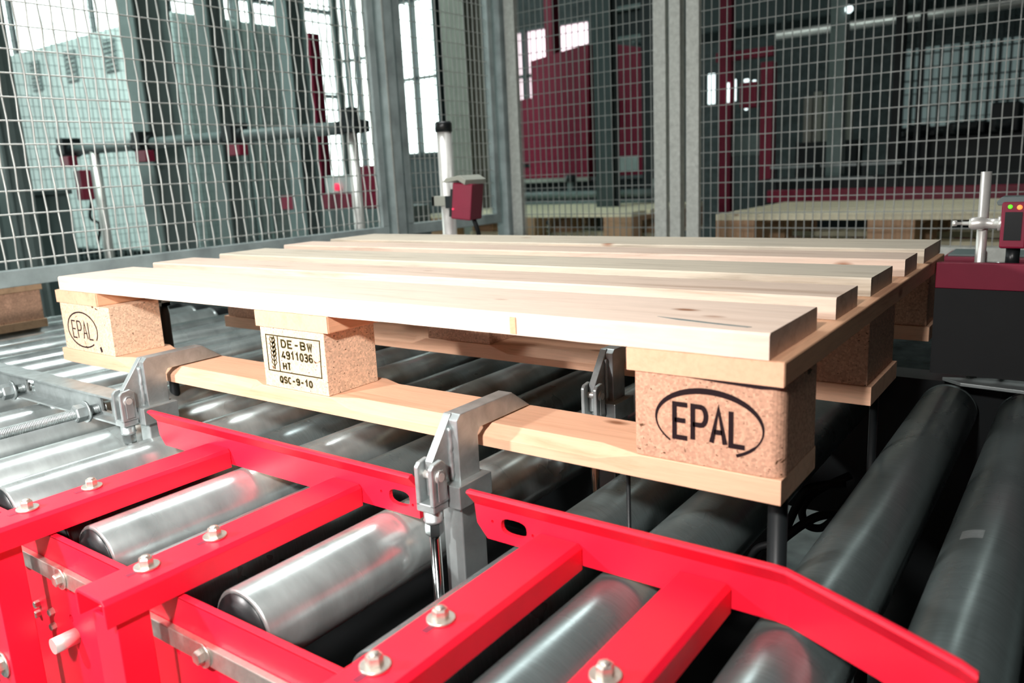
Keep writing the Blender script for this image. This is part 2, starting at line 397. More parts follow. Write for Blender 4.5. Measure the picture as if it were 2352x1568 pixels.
# branding stamps
mb = MB()
text(mb, 'EPAL', 1.1100, 0.0450, 0.0120, 0.0300, 0.0050, 0.0043, 0.001)
C1 = [(1.1405+0.0480*math.cos(math.radians(a)), 0.0610+0.0285*math.sin(math.radians(a))) for a in range(-58, 228, 6)]
wd = []
for a in range(-58, 228, 6):
    aa = math.radians(a); wd.append(0.0014 + 0.0038*max(0, math.sin(aa*0.9+0.15))**1.2 + (0.0012 if -58 <= a < -30 else 0))
stroke(mb, C1, wd, 0.0005, 0.0012)
obj('brand_stamp', mb, M['ink'], br, label='black EPAL in an oval with an open lower edge')
mb = MB()
text(mb, 'EPAL', 0.0345, 0.0440, 0.0125, 0.0280, 0.0050, 0.0022, 0.001)
stroke(mb, [(0.0675+0.0475*math.cos(math.radians(a)), 0.0585+0.0290*math.sin(math.radians(a))) for a in range(-30, 316, 6)], 0.0022, 0.0005, 0.0012)
stroke(mb, [(0.118, 0.034), (0.121, 0.026)], 0.005, 0.0005, 0.0012)
obj('brand_stamp', mb, M['ink'], bl, label='thin brown-black EPAL in an oval')
mb = MB()
stroke(mb, [(0.5475, 0.0905), (0.6500, 0.0905), (0.6480, 0.0440), (0.5470, 0.0440)], 0.0013, 0.0005, 0.0012, True)
stroke(mb, [(0.5705, 0.0905), (0.5695, 0.0440)], 0.0012, 0.0005, 0.0012)
for s, x, z, cw, h, g in (('DE-BW', 0.5775, 0.0765, 0.0078, 0.0090, 0.0045), ('4911036', 0.5765, 0.0620, 0.0060, 0.0092, 0.0026), ('HT', 0.5770, 0.0478, 0.0055, 0.0085, 0.0030), ('QSC-9-10', 0.5675, 0.0300, 0.0056, 0.0075, 0.0024)):
    text(mb, s, x, z, cw, h, g, 0.0022, 0.001)
# wheat-ear emblem
stroke(mb, [(0.5598, 0.0460), (0.5592, 0.0885)], 0.0013, 0.0005, 0.0012)
for k in range(6):
    z = 0.050 + k*0.0058
    stroke(mb, [(0.5596, z), (0.5545, z+.0050), (0.5560, z+.0092), (0.5595, z+.0062)], 0.0008, 0.0005, 0.0012)
    stroke(mb, [(0.5596, z), (0.5645, z+.0050), (0.5630, z+.0092), (0.5597, z+.0062)], 0.0020 if k > 1 else 0.0009, 0.0005, 0.0012)
obj('brand_stamp', mb, M['ink_olive'], bm_, label='olive stamp DE-BW 4911036 HT with wheat-ear emblem and frame')
# dark scuffs and split on the near deck board
mb = MB()
stroke(mb, [(0.935+i*.012, -0.0002+0.1235+0*.01+i*0 + 0.0) for i in range(2)], 0.001, -0.0008, -0.0004)
obj('bark_mark', MB().box(0.937, 0.944, -0.0010, -0.0002, 0.1235, 0.1400), M['cross'], pal, label='reddish knot slit in the front edge')
obj('scuff', MB().prism([(1.078, .0345), (1.10, .0265), (1.14, .0195), (1.168, .0165), (1.171, .0195), (1.14, .0235), (1.10, .031)], lambda u, v, t: (u, v, t), ZT, ZT+.0003), M['louvre'], pal, label='dark grey smear on the near right corner of the deck')

# ------------------------------------------------------------------ rollers
RR = 0.04; RZ = -0.110
def roller(x, y0, y1, mat, label, dark_near=True):
    t = thing('conveyor_roller', label, 'roller', (x, (y0+y1)/2, RZ), 'rollers of the conveyor bed')
    L = y1-y0
    obj('tube', MB().lathe((x, y0, RZ), (x, y1, RZ), [(0, RR-.003), (.0, RR-.0015), (.002/L, RR), (1-.012/L, RR), (1-.010/L, RR-.0012), (1-.008/L, RR-.0012), (1-.006/L, RR), (1-.001/L, RR), (1, RR-.0015)], 64), mat, t)
    obj('end_cap', MB().lathe((x, y0-.006, RZ), (x, y0+.0005, RZ), [(0, .012), (.02, RR-.012), (.5, RR-.010), (.7, RR-.004), (1, RR-.0035)], 32), M['black'], t)
    obj('axle', MB().cyl((x, y0-.022, RZ), (x, y1+.022, RZ), 0.008, 12), M['steel'], t)
    return t
XS = [(-1.03, 'c'), (-0.93, 'c'), (-0.78, 'c'), (-0.68, 'c'), (-0.530, 'c'), (-0.430, 'c'), (-0.284, 'c'), (-0.180, 'c'), (-0.035, 'c'), (0.062, 'c'), (0.221, 'c'), (0.329, 'c'), (0.463, 'd'), (0.555, 'c'), (0.682, 'd'), (0.811, 'c'), (0.986, 'd'), (1.085, 'c'), (1.232, 'd'), (1.337, 'd'), (1.49, 'd')]
RL = ['hidden under the left fence', 'left of the clamp', 'bright roller between clamp and red rail']
NB = {-0.530: 'bright steel roller passing under the left mesh fence beside the brown pallet block', -0.284: 'blurred bright roller far left in the bed, second right of the fence',
      0.221: 'broad shiny roller below the nearer threaded rod, left of the first red crossbar', 0.329: 'smudged shiny roller touching the first red crossbar on its left side',
      0.463: 'roller mostly under the first red crossbar, reappearing behind the left guide rail', 0.555: 'bright roller framed between the first and second red crossbars',
      0.682: 'dull roller mostly under the second red crossbar, seen as a dark strip beside it', 0.811: 'large bright roller between second and third red crossbars, in front of the near clamp',
      0.986: 'dark roller mostly under the third red crossbar, left of the big EPAL block', 1.085: 'scratched roller between third and fourth red crossbars, running under the EPAL block',
      1.232: 'dark roller right of the black lift column, passing under the flared red rail end', 1.337: 'roller at the right frame edge with a small silver sticker and long highlight'}
for i, (x, c) in enumerate(XS):
    lab = NB.get(x) or 'steel conveyor roller lying %s of the %s in the roller bed' % ('just right', 'roller before it') if False else NB.get(x, None)
    if lab is None:
        lab = {-1.03: 'farthest left roller seen beyond the mesh fence', -0.93: 'second farthest left roller beyond the mesh fence', -0.78: 'roller under the brown pallet behind the left fence', -0.68: 'roller just in front of the brown pallet behind the left fence',
               -0.430: 'roller directly right of the left fence, under its rail', -0.180: 'blurred bright roller left of the pallet near the far threaded rod', -0.035: 'bright roller beside the left end of the pallet, crossing behind the slotted channel',
               0.062: 'bright roller under the left EPAL block of the pallet', 1.49: 'outermost right roller at the frame corner'}[x]
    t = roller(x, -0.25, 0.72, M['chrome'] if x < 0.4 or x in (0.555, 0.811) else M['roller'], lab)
    if x == 1.337:
        mb = MB(); pr = []
        for k in range(5):
            a = math.radians(122 - k*7)
            pr.append([mb.b.verts.new((x+(RR+.0003)*math.cos(a), yy, RZ+(RR+.0003)*math.sin(a))) for yy in (0.175, 0.195)])
        for A, B in zip(pr, pr[1:]): mb.b.faces.new([A[0], A[1], B[1], B[0]])
        obj('sticker', mb, M['zinc'], t, label='small silver rectangular sticker')

# ------------------------------------------------------------------ red crossbars
BZ0, BZ1 = -0.0695, -0.0450
def crossbar(x0, x1, yb, bolts, label):
    t = thing('red_crossbar', label, 'crossbar', ((x0+x1)/2, (yb-.0635)/2, BZ0), 'red crossbars of the side frame')
    ye = -0.0635
    prof = [(x0, BZ0), (x0, BZ1-.004), (x0+.004, BZ1), (x1-.004, BZ1), (x1, BZ1-.004), (x1, BZ0), (x1-.003, BZ0), (x1-.003, BZ1-.005), (x1-.005, BZ1-.003), (x0+.005, BZ1-.003), (x0+.003, BZ1-.005), (x0+.003, BZ0)]
    obj('channel', MB().prism(prof, lambda u, v, q: (u, q, v), yb, ye), M['red'], t, 0.0006)
    for yb_ in bolts:
        xb = x0 + 0.021
        obj('bolt', MB().hexbolt((xb, yb_, BZ1), (0, 0, 1), 0.0062, 0.0095, True, True), M['bolt'], t)
        obj('slot', MB().prism([(xb-.003, yb_-.019), (xb+.003, yb_-.019), (xb+.003, yb_), (xb-.003, yb_)], lambda u, v, q: (u, v, q), BZ1-.0002, BZ1+.00025), M['red_dark'], t)
    return t
crossbar(0.487, 0.537, -0.345, (-0.222, -0.290), 'red crossbar farthest left, with two hex bolts, meeting the left guide rail')
crossbar(0.725, 0.773, -0.347, (-0.226, -0.294), 'second red crossbar from the left, with an open near end and two hex bolts')
crossbar(1.003, 1.051, -0.40, (-0.222, -0.290), 'third red crossbar, first one joining the right guide rail, two large bolts')
crossbar(1.140, 1.187, -0.40, (-0.217, -0.290), 'fourth red crossbar at the right, under the bend of the guide rail')
for i, (x0, x1, lb) in enumerate(((0.478, 0.500, 'first'), (0.716, 0.740, 'second'), (0.992, 1.016, 'third'))):
    solo('zinc_strip', MB().box(x0, x1, -0.270, -0.066, -0.0735, -0.0697), M['zinc_flat'], 'thin zinc strip showing along the left edge of the %s red crossbar' % lb, 'metal strip', 'zinc strips under the crossbars', 0.0004)

# red legs and outer plates
def leg(x0, x1, label):
    t = thing('frame_upright', label, 'frame leg', ((x0+x1)/2, -0.32, FZ), 'red frame legs')
    prof = [(x0, -0.338), (x1, -0.338), (x1, -0.309), (x1-.004, -0.309), (x1-.004, -0.334), (x0+.004, -0.334), (x0+.004, -0.309), (x0, -0.309)]
    obj('profile', MB().prism(prof, lambda u, v, q: (u, v, q), FZ, BZ0), M['red'], t, 0.0008)
    return t
l1 = leg(0.486, 0.528, 'red frame leg under the near end of the first crossbar, with a hex bolt')
obj('bolt', MB().hexbolt((0.507, -0.338, -0.20), (0, -1, 0), 0.008, 0.010), M['bolt'], l1)
leg(0.730, 0.770, 'red frame leg under the open end of the second crossbar')
leg(1.006, 1.048, 'red frame leg under the third crossbar, outside the lower frame edge')
sp = thing('red_side_plate', 'red outer side plate holding the near roller ends, with zinc cover strips', 'side plate', (0.8, -0.28, -0.2))
hl = lambda cx, cz, r: [(cx+r*math.cos(2*PI*k/10), cz+r*math.sin(2*PI*k/10)) for k in range(10)]
obj('plate', MB().holed(rect(0.30, 1.60, -0.40, -0.0715), [hl(0.550, -0.162, .0045), hl(0.758, -0.129, .003), hl(0.70, -0.20, .004)], lambda u, v, t: (u, t, v), -0.2835, -0.2795), M['red'], sp)
obj('top_flange', MB().box(0.30, 1.60, -0.2835, -0.2765, -0.0735, -0.0712), M['red'], sp, 0.0008)
for x0, x1, bs in ((0.455, 0.705, (0.462, 0.560, 0.68)), (0.713, 1.02, (0.811, 0.97))):
    o = obj('cover_strip', MB().box(x0, x1, -0.2905, -0.2835, -0.1190, -0.1010), M['bolt'], sp, 0.0008, label='zinc strip along the side plate')
    for b in bs: obj('bolt', MB().hexbolt((b, -0.2905, -0.110), (0, -1, 0), 0.0065, 0.007), M['bolt'], o)
for x, z in ((0.475, -0.167), (0.509, -0.166), (0.472, -0.180), (0.507, -0.184)):
    obj('screw', MB().hexbolt((x, -0.2835, z), (0, -1, 0), 0.0042, 0.007, False), M['bolt'], sp)
obj('shaft_stub', MB().cyl((0.556, -0.2835, -0.180), (0.556, -0.308, -0.180), 0.0085, 24), M['steel'], sp)
solo('black_disc', MB().lathe((0.405, -0.300, -0.235), (0.405, -0.325, -0.235), [(0, .030), (.2, .034), (.8, .034), (1, .028)], 32), M['black'], 'black round cap beside the leftmost red leg at the lower left corner', 'cap')
# deep flat bar between the rollers
solo('flat_bar', MB().box(0.925, 0.948, -0.27, 0.0, -0.204, -0.199), M['zinc_flat'], 'grey flat bar low between the large bright roller and the third crossbar', 'metal bar')

# ------------------------------------------------------------------ red guide rails
def rail(name, xs, holes, label):
    """xs: list of (x, y) stations in plan for the plate; a lip leans towards the operator on top"""
    t = thing('guide_rail', label, 'guide rail', (xs[0][0], xs[0][1], -0.066), 'red side guide rails')
    zb, zm, ztp = -0.066, -0.033, -0.0165
    # straight plate with holes between first two stations
    (xa, ya), (xb, yb) = xs[0], xs[1]
    obj('web', MB().holed([(xa+.014, zb), (xb, zb), (xb, zm), (xa, zm), (xa+.002, zb+.014)], holes, lambda u, v, q: (u, q, v), ya-.0025, ya+.0025), M['red'], t)
    if len(xs) > 2:
        mb = MB(); pts = xs[1:]
        zb2 = [zb] * (len(pts)-2) + [zb-.002, zb]
        P_ = []
        for (x, y), z in zip(pts, zb2):
            P_.append([mb.b.verts.new(p) for p in ((x, y-.0025, z), (x, y-.0025, zm), (x+.001, y+.0025, zm), (x+.001, y+.0025, z))])
        for A, B in zip(P_, P_[1:]):
            for k in range(4): mb.b.faces.new([A[k], A[(k+1)%4], B[(k+1)%4], B[k]])
        mb.b.faces.new(P_[0]); mb.b.faces.new(P_[-1][::-1])
        obj('flared_web', mb, M['red'], t)
    mb = MB(); P_ = []
    for i, (x, y) in enumerate(xs):
        out = 0.013
        x_ = x
        P_.append([mb.b.verts.new(p) for p in ((x_, y-.0025, zm), (x_, y-.0025-out, ztp-.001), (x_, y-.0005-out, ztp+.0012), (x_, y+.0045-out, ztp+.0012), (x_, y+.0025, zm+.0015))])
    for A, B in zip(P_, P_[1:]):
        for k in range(5): mb.b.faces.new([A[k], A[(k+1)%5], B[(k+1)%5], B[k]])
    mb.b.faces.new(P_[0]); mb.b.faces.new(P_[-1][::-1])
    o = obj('lip', mb, M['red'], t, 0.0008)
    return t
def oval(cx, cz, w_, h, n=20):
    out = []
    for k in range(n):
        a = 2*PI*k/n; c, s = math.cos(a), math.sin(a)
        out.append((cx + w_/2*math.copysign(abs(c)**0.7, c), cz + h/2*math.copysign(abs(s)**0.7, s)))
    return out
rail('guide_rail', [(0.372, -0.060), (0.856, -0.060)], [oval(0.8285, -0.0485, 0.030, 0.0165), hl(0.802, -0.047, .0016), hl(0.851-.004, -0.053, .0016)], 'left red guide rail with an oval hole, ending at the near grey clamp')
rail('guide_rail', [(0.930, -0.060), (1.222, -0.060), (1.232, -0.0615), (1.300, -0.093), (1.352, -0.119), (1.362, -0.127)], [oval(0.9760, -0.0485, 0.030, 0.0165), hl(0.951, -0.047, .0016), hl(0.9975, -0.0505, .0016)], 'right red guide rail with an oval hole, bending outward at its right end')

# ------------------------------------------------------------------ hook clamps
def make_clamp():
    """built for the near right clamp; its +X face is at x=0.898"""
    t = thing('hook_clamp', 'x', 'clamp', (0.888, -0.03, FZ), 'pneumatic hook clamps on the pallet')
    X0, X1 = 0.879, 0.898
    hook = [(-0.044, -0.046), (-0.012, -0.046), (-0.012, 0.018), (-0.008, 0.0235), (0.082, 0.0235), (0.050, 0.0455), (-0.038, 0.0455), (-0.044, 0.040)]
    obj('hook', MB().prism(hook, YZ, X0, X1), M['zinc'], t, 0.0009)
    fin = [(-0.036, 0.0452), (-0.044, -0.040), (-0.058, -0.040), (-0.0725, -0.032), (-0.0725, 0.004), (-0.041, 0.0452)]
    f = obj('gusset', MB().prism(fin, YZ, X0-.001, X0+.0085), M['zinc'], t, 0.0007)
    mb = MB(); rr = random.Random(3)
    pts = [(X0+.0095+rr.uniform(-.0008, .0008), -0.0455+rr.uniform(-.0006, .0006), -0.034+k*.0035) for k in range(20)]
    obj('weld_seam', mb.tube(pts, 0.0028, 7), M['zinc_flat'], f)
    cl = obj('clevis', MB().prism([(-0.082, 0.000), (-0.078, 0.004), (-0.066, 0.006), (-0.060, 0.001), (-0.060, -0.040), (-0.082, -0.040)], YZ, X0-.008, X0-.0025)
             .prism([(-0.082, 0.000), (-0.078, 0.004), (-0.066, 0.006), (-0.060, 0.001), (-0.060, -0.040), (-0.082, -0.040)], YZ, X0+.010, X0+.0155)
             .box(X0-.008, X0+.0155, -0.082, -0.060, -0.046, -0.037), M['zinc'], t, 0.0012)
    obj('clevis_neck', MB().lathe((X0+.004, -0.071, -0.046), (X0+.004, -0.071, -0.060), [(0, .0095), (.7, .0095), (.75, .0105), (1, .0085)], 24), M['zinc'], cl)
    obj('pin', MB().cyl((X0-.011, -0.071, -0.010), (X0+.0185, -0.071, -0.010), 0.0045, 20).cyl((X0+.0155, -0.071, -0.010), (X0+.0172, -0.071, -0.010), 0.0068, 20), M['steel'], t)
    obj('retaining_clip', MB().prism([(-0.0765, -0.008), (-0.074, -0.003), (-0.068, -0.003), (-0.0655, -0.008), (-0.0655, -0.034), (-0.0765, -0.034)], YZ, X0+.0170, X0+.0182), M['zinc'], t, 0.0004)
    rd = obj('piston_rod', MB().cyl((X0+.004, -0.071, -0.50), (X0+.004, -0.071, -0.060), 0.0055, 24), M['rod'], t)
    obj('lock_nut', MB().lathe((X0+.004, -0.071, -0.073), (X0+.004, -0.071, -0.060), [(0, .0085), (.15, .0092), (1, .0092)], 6, False), M['rod'], rd)
    obj('guide_collar', MB().box(X0-.006, X1+.010, -0.058, -0.006, -0.0475, -0.0235), M['zinc'], t, 0.0008)
    obj('collar_bolt', MB().hexbolt((X0+.004, -0.058, -0.036), (0, -1, 0), 0.0062, 0.008), M['zinc'], t)
    obj('guide_post', MB().box(X0-.002, X1+.004, -0.050, -0.012, FZ+.001, -0.0475), M['zinc_flat'], t, 0.0015)
    return t
c1 = make_clamp(); c1['label'] = 'grey steel hook clamp gripping the near bottom board, between the two red guide rails'
def place_clamp(dx, dy, label, group=None):
    c = copy_tree(c1); c.location = (c1.location.x+dx, c1.location.y+dy, c1.location.z); c['label'] = label; return c
place_clamp(-0.575, 0.0, 'grey hook clamp over the bottom board at the left, joined to the slotted channel')
place_clamp(0.0, 0.317, 'dark hook clamp on the middle bottom board, seen left of the big EPAL block')

# slotted channel and threaded rods
ch = thing('slotted_channel', 'grey slotted steel channel running from the left clamp to the left frame edge', 'channel', (-0.1, -0.055, -0.057))
mb = MB()
mb.box(-0.62, 0.285, -0.062, -0.030, -0.0200, -0.0165).box(-0.62, 0.285, -0.062, -0.030, -0.0575, -0.0540)
mb.holed(rect(-0.62, 0.285, -0.0545, -0.0195), [rect(a, a+.030, -0.0500, -0.0240) for a in (-0.56, -0.31, -0.062, 0.188)], lambda u, v, t: (u, t, v), -0.046, -0.042)
obj('profile', mb, M['zinc'], ch, 0.0006)
def threaded(x, z, label):
    t = thing('threaded_rod', label, 'threaded rod', (x, -0.2, z), 'threaded rods with nuts')
    mb = MB(); p = 0.0021; n = int(0.42/p); prof = []
    for k in range(n):
        prof += [(k/n, .0062), ((k+.25)/n, .0078), ((k+.5)/n, .0078), ((k+.75)/n, .0062)]
    mb.lathe((x, -0.47, z), (x, -0.035, z), prof, 20)
    obj('rod', mb, M['zinc'], t)
    obj('nut', MB().lathe((x, -0.0825, z), (x, -0.067, z), [(0, .0115), (.12, .0135), (.88, .0135), (1, .0125)], 6, False).cyl((x, -0.067, z), (x, -0.0635, z), .0165, 28), M['zinc'], t)
    return t
threaded(0.177, -0.047, 'nearer threaded rod with hex nut, running from the channel to the left frame edge')
threaded(-0.073, -0.045, 'farther threaded rod with hex nut, at the extreme left edge above the rollers')

# lift columns, hoses
def lift(x, y, ztop, r, label, head=False):
    t = thing('lift_column', label, 'lift column', (x, y, FZ), 'black lifting columns under the pallet')
    obj('cylinder', MB().lathe((x, y, FZ), (x, y, ztop-.004), [(0, r*1.6), (.3, r*1.6), (.31, r), (1, r)], 24), M['black'], t)
    obj('support_pad', MB().cyl((x, y, ztop-.004), (x, y, ztop-.0002), r*1.05, 24), M['rubber'], t)
    return t
lift(1.190, 0.038, 0.0, 0.0085, 'black lift column under the near right corner of the pallet')
lift(1.192, 0.395, 0.0, 0.005, 'thin shiny lift column under the right end of the middle bottom board')
lift(1.040, 0.045, 0.0, 0.0022, 'thin lift pin between dark rollers, left of the big EPAL block')
#lift(0.03, 0.05, 0.0, 0.0085, 'lift column hidden behind the left end of the near bottom board')
#lift(0.56, 0.39, 0.0, 0.006, 'lift column under the middle of the pallet')
t = thing('gas_spring', 'black cylinder rod standing behind the left clamp between block and middle board', 'cylinder', (0.085, 0.135, FZ))
obj('body', MB().lathe((0.085, 0.135, FZ), (0.085, 0.135, 0.080), [(0, .011), (.60, .011), (.61, .0085), (.97, .0085), (1, .0065)], 24), M['black'], t)
obj('fork_head', MB().box(0.074, 0.078, 0.128, 0.142, 0.078, 0.1205).box(0.092, 0.096, 0.128, 0.142, 0.078, 0.1205).box(0.074, 0.096, 0.128, 0.142, 0.078, 0.084), M['zinc_flat'], t)
hoses = [[(1.175, 0.45, -0.150), (1.156, 0.45, -0.175), (1.137, 0.45, -0.206), (1.12, 0.45, -0.223), (1.101, 0.452, -0.223), (1.093, 0.455, -0.206), (1.100, 0.46, -0.187), (1.116, 0.47, -0.172), (1.150, 0.48, -0.150)],
         [(1.00, 0.40, -0.34), (1.026, 0.40, -0.304), (1.047, 0.40, -0.254), (1.068, 0.40, -0.238), (1.085, 0.40, -0.219), (1.102, 0.40, -0.174), (1.118, 0.40, -0.146), (1.16, 0.41, -0.135)],
         [(0.98, 0.30, -0.28), (1.04, 0.31, -0.27), (1.075, 0.32, -0.24), (1.10, 0.33, -0.20), (1.14, 0.34, -0.16), (1.17, 0.36, -0.155)]]
def smooth(pts, n=8):
    out = []
    P_ = [Vector(p) for p in pts]
    for i in range(len(P_)-1):
        a, b, c, d = P_[max(i-1, 0)], P_[i], P_[i+1], P_[min(i+2, len(P_)-1)]
        for k in range(n):
            t = k/n
            out.append(0.5*((2*b) + (c-a)*t + (2*a-5*b+4*c-d)*t*t + (3*b-a-3*c+d)*t**3))
    return out + [P_[-1]]
for h, lb in zip(hoses, ('looping black air hose hanging between the dark rollers', 'black air hose lying highest behind the lift column', 'black air hose running under the corner of the pallet')):
    solo('air_hose', MB().tube(smooth(h), 0.0055, 10), M['rubber'], lb, 'hose', 'air hoses below the rollers')
solo('shade_sheet', MB().box(-1.1, 1.115, -0.30, 0.74, FZ, FZ+.001), M['rubber'], 'added black sheet on the floor standing in for the shade below the rollers', 'mat')  # added sheet that blackens the floor between rollers, in place of shade
solo('shade_sheet', MB().box(1.215, 2.0, -0.60, 0.74, FZ, FZ+.001), M['rubber'], 'added black sheet on the floor standing in for the shade below the rightmost rollers', 'mat')  # second added sheet, its black stands in for shade under the right rollers
# far side frame
sf = thing('far_side_frame', 'dark far side frame carrying the far ends of the rollers', 'side frame', (0.3, 0.76, -0.1))
obj('plate', MB().holed(rect(-1.2, 2.0, FZ, -0.072), [rect(0.955, 1.085, -0.515, -0.33)], lambda u, v, t: (u, t, v), 0.7425, 0.748), M['black'], sf)  # skirt added down to the floor to black out roller gaps, one opening left
obj('beam', MB().box(-1.2, 1.7, 0.748, 0.82, -0.30, -0.075), M['black'], sf, 0.002)
solo('curved_cover', MB().prism([(1.222, .715), (1.25, .690), (1.40, .675), (1.62, .668), (1.62, .740), (1.30, .740)], lambda u, v, q: (u, v, q), -0.0640, -0.0585), M['zinc_flat'], 'dull curved metal cover over the far ends of the right rollers', 'cover', bevel=0.001)
solo('red_cover_plate', MB().box(1.2065, 1.9, 0.700, 0.714, 0.080, 0.118), M['red_dark'], 'dark red horizontal plate right behind the pallet corner at the right edge', 'cover plate', bevel=0.001)
solo('black_void_sheet', MB().box(1.2065, 1.9, 0.702, 0.712, -0.050, 0.0795), M['rubber'], 'black sheet standing in for the dark void below the dark red plate at the right edge', 'void sheet')  # black sheet put where there is only a dark void

# ------------------------------------------------------------------ mesh fences
def mesh_y(x, y0, y1, z0, z1, r, crimp=0.0, n=5, px=0.0255, pz=0.049, zoff=0.0):
    """wires in the plane x=const"""
    mb = MB(); ys = []
    y = y0 + px/2
    k = 0
    while y < y1:
        pts = []
        if crimp:
            z = z0; i = 0; s = 1 if k % 2 else -1
            zz = []
            c = math.ceil((z0-zoff)/pz)*pz+zoff
            pts.append((x, y, z0))
            while c < z1:
                sg = 1 if (int(round((c-zoff)/pz))+k) % 2 else -1
                pts += [(x+crimp*sg, y, c-.007), (x+crimp*sg*1.2, y, c), (x+crimp*sg, y, c+.007)]
                c += pz
            pts.append((x, y, z1))
        else: pts = [(x, y, z0), (x, y, z1)]
        mb.tube(pts, r, n); y += px; k += 1
    c = math.ceil((z0-zoff)/pz)*pz+zoff
    while c < z1:
        mb.tube([(x, y0, c), (x, y1, c)], r*0.9, n); c += pz
    return mb
def mesh_x(y, x0, x1, z0, z1, r, n=5, px=0.0255, pz=0.049, zoff=0.0):
    mb = MB(); x = x0 + px/2
    while x < x1: mb.tube([(x, y, z0), (x, y, z1)], r, n); x += px
    c = math.ceil((z0-zoff)/pz)*pz+zoff
    while c < z1: mb.tube([(x0, y, c), (x1, y, c)], r*0.9, n); c += pz
    return mb
ZTOP = 1.75
def panel_y(x, y0, y1, zb, label, mat_f, mat_w, r=0.0020, crimp=0.0018, hb=0.036, w_=0.028, zoff=0.0):
    t = thing('mesh_fence_panel', label, 'fence panel', (x, (y0+y1)/2, zb), 'wire mesh fence panels')
    f = MB()
    f.box(x-.012, x+.012, y0, y1, zb, zb+hb).box(x-.012, x+.012, y0, y1, ZTOP-.03, ZTOP).box(x-.012, x+.012, y0, y0+w_, zb+hb, ZTOP-.03).box(x-.012, x+.012, y1-w_, y1, zb+hb, ZTOP-.03)
    obj('frame', f, mat_f, t, 0.002)
    obj('wire_mesh', mesh_y(x, y0+w_, y1-w_, zb+hb-.004, ZTOP-.026, r, crimp, 6 if crimp else 4, zoff=zoff), mat_w, t)
    return t
def panel_x(y, x0, x1, zb, label, mat_f, mat_w, r=0.0018, hb=0.04, w_=0.045, zoff=0.0):
    t = thing('mesh_fence_panel', label, 'fence panel', ((x0+x1)/2, y, zb), 'wire mesh fence panels')
    f = MB()
    f.box(x0, x1, y-.012, y+.012, zb, zb+hb).box(x0, x1, y-.012, y+.012, ZTOP-.03, ZTOP).box(x0, x0+w_, y-.012, y+.012, zb+hb, ZTOP-.03).box(x1-w_, x1, y-.012, y+.012, zb+hb, ZTOP-.03)
    obj('frame', f, mat_f, t, 0.002)
    obj('wire_mesh', mesh_x(y, x0+w_, x1-w_, zb+hb-.004, ZTOP-.026, r, 4, zoff=zoff), mat_w, t)
    return t
def post(x, y, sx, sy, label, mat, z0=FZ):
    t = thing('fence_post', label, 'fence post', (x, y, z0), 'fence posts')
    obj('tube', MB().box(x-sx/2, x+sx/2, y-sy/2, y+sy/2, z0, ZTOP+.03), mat, t, 0.003)
    obj('foot_plate', MB().box(x-.06, x+.06, y-.06, y+.06, z0, z0+.01), mat, t)
    return t
panel_y(-0.5, -0.55, 1.285, 0.084, 'near left wire mesh fence panel with thick grey bottom rail beside the pallet', M['fence'], M['wire'], zoff=0.0905-0.049)
lp = post(-0.497, 1.330, 0.050, 0.045, 'grey fence post between the two left mesh panels, bright along one edge', M['fence'])
panel_y(-0.5, 1.375, 1.900, 0.084, 'narrow left mesh panel between grey post and fence corner', M['fence'], M['wire'], 0.0017, 0.0, zoff=0.0905-0.049)
obj('edge_strip', MB().box(-0.4715, -0.4695, 1.3035, 1.3085, FZ+.02, ZTOP), M['fence_zinc'], lp)
post(-0.500, 1.950, 0.055, 0.055, 'grey corner post where the left fence meets the back fence', M['fence'])
panel_x(1.95, -0.462, 0.190, -0.03, 'back mesh panel left of the twin galvanised posts, in front of the red machine', M['fence_zinc'], M['wire_back'], zoff=0.16)
post(0.225, 1.95, 0.040, 0.040, 'galvanised fence post between the two back mesh panels', M['fence_zinc'])
panel_x(1.95, 0.262, 2.30, -0.03, 'wide back mesh panel at the right, in front of the wooden pallet', M['fence_zinc'], M['wire_back'], zoff=0.16)

# ------------------------------------------------------------------ sensors
x, y = -0.03, 1.05
t = thing('sensor_pole', 'bright round steel pole with black cap standing behind the pallet by the fence', 'pole', (x, y, FZ))
obj('tube', MB().cyl((x, y, FZ), (x, y, 0.392), 0.0195, 32), M['steel'], t)
obj('cap', MB().lathe((x, y, 0.388), (x, y, 0.414), [(0, .0225), (.8, .0225), (1, .020)], 32), M['black'], t)
obj('base', MB().cyl((x, y, FZ), (x, y, FZ+.012), 0.05, 24), M['zinc'], t)
t = thing('sensor', 'dark red box sensor with grey hood clamped to the bright pole', 'sensor', (0.06, 1.04, 0.22))
obj('bracket', MB().box(-0.062, 0.030, 1.02, 1.028, 0.196, 0.222).box(-0.062, -0.052, 1.02, 1.08, 0.196, 0.222), M['beige'], t, 0.001)
obj('arm', MB().box(-0.008, 0.034, 1.012, 1.03, 0.190, 0.222), M['dark'], t, 0.001)
b = obj('housing', MB().obox((0.062, 1.02, 0.208), 0.055, 0.075, 0.092, (0, 0.12, 0.25)), M['red_dark'], t, 0.003)
obj('window', MB().obox((0.045, 0.9795, 0.205), 0.014, 0.004, 0.070, (0, 0.12, 0.25)), M['black'], b)
obj('led', MB().obox((0.048, 0.9765, 0.190), 0.004, 0.003, 0.004), M['led_r'], b)
obj('hood', MB().prism([(0.018, 0.258), (0.030, 0.268), (0.075, 0.274), (0.096, 0.262), (0.092, 0.250), (0.070, 0.262), (0.030, 0.257)], lambda u, v, q: (u, q, v), 0.975, 1.06), M['beige'], t, 0.001)
obj('cable', MB().tube(smooth([(0.07, 1.03, 0.165), (0.075, 1.04, 0.13), (0.06, 1.06, 0.11), (0.03, 1.07, 0.09)]), 0.006, 8), M['rubber'], t)

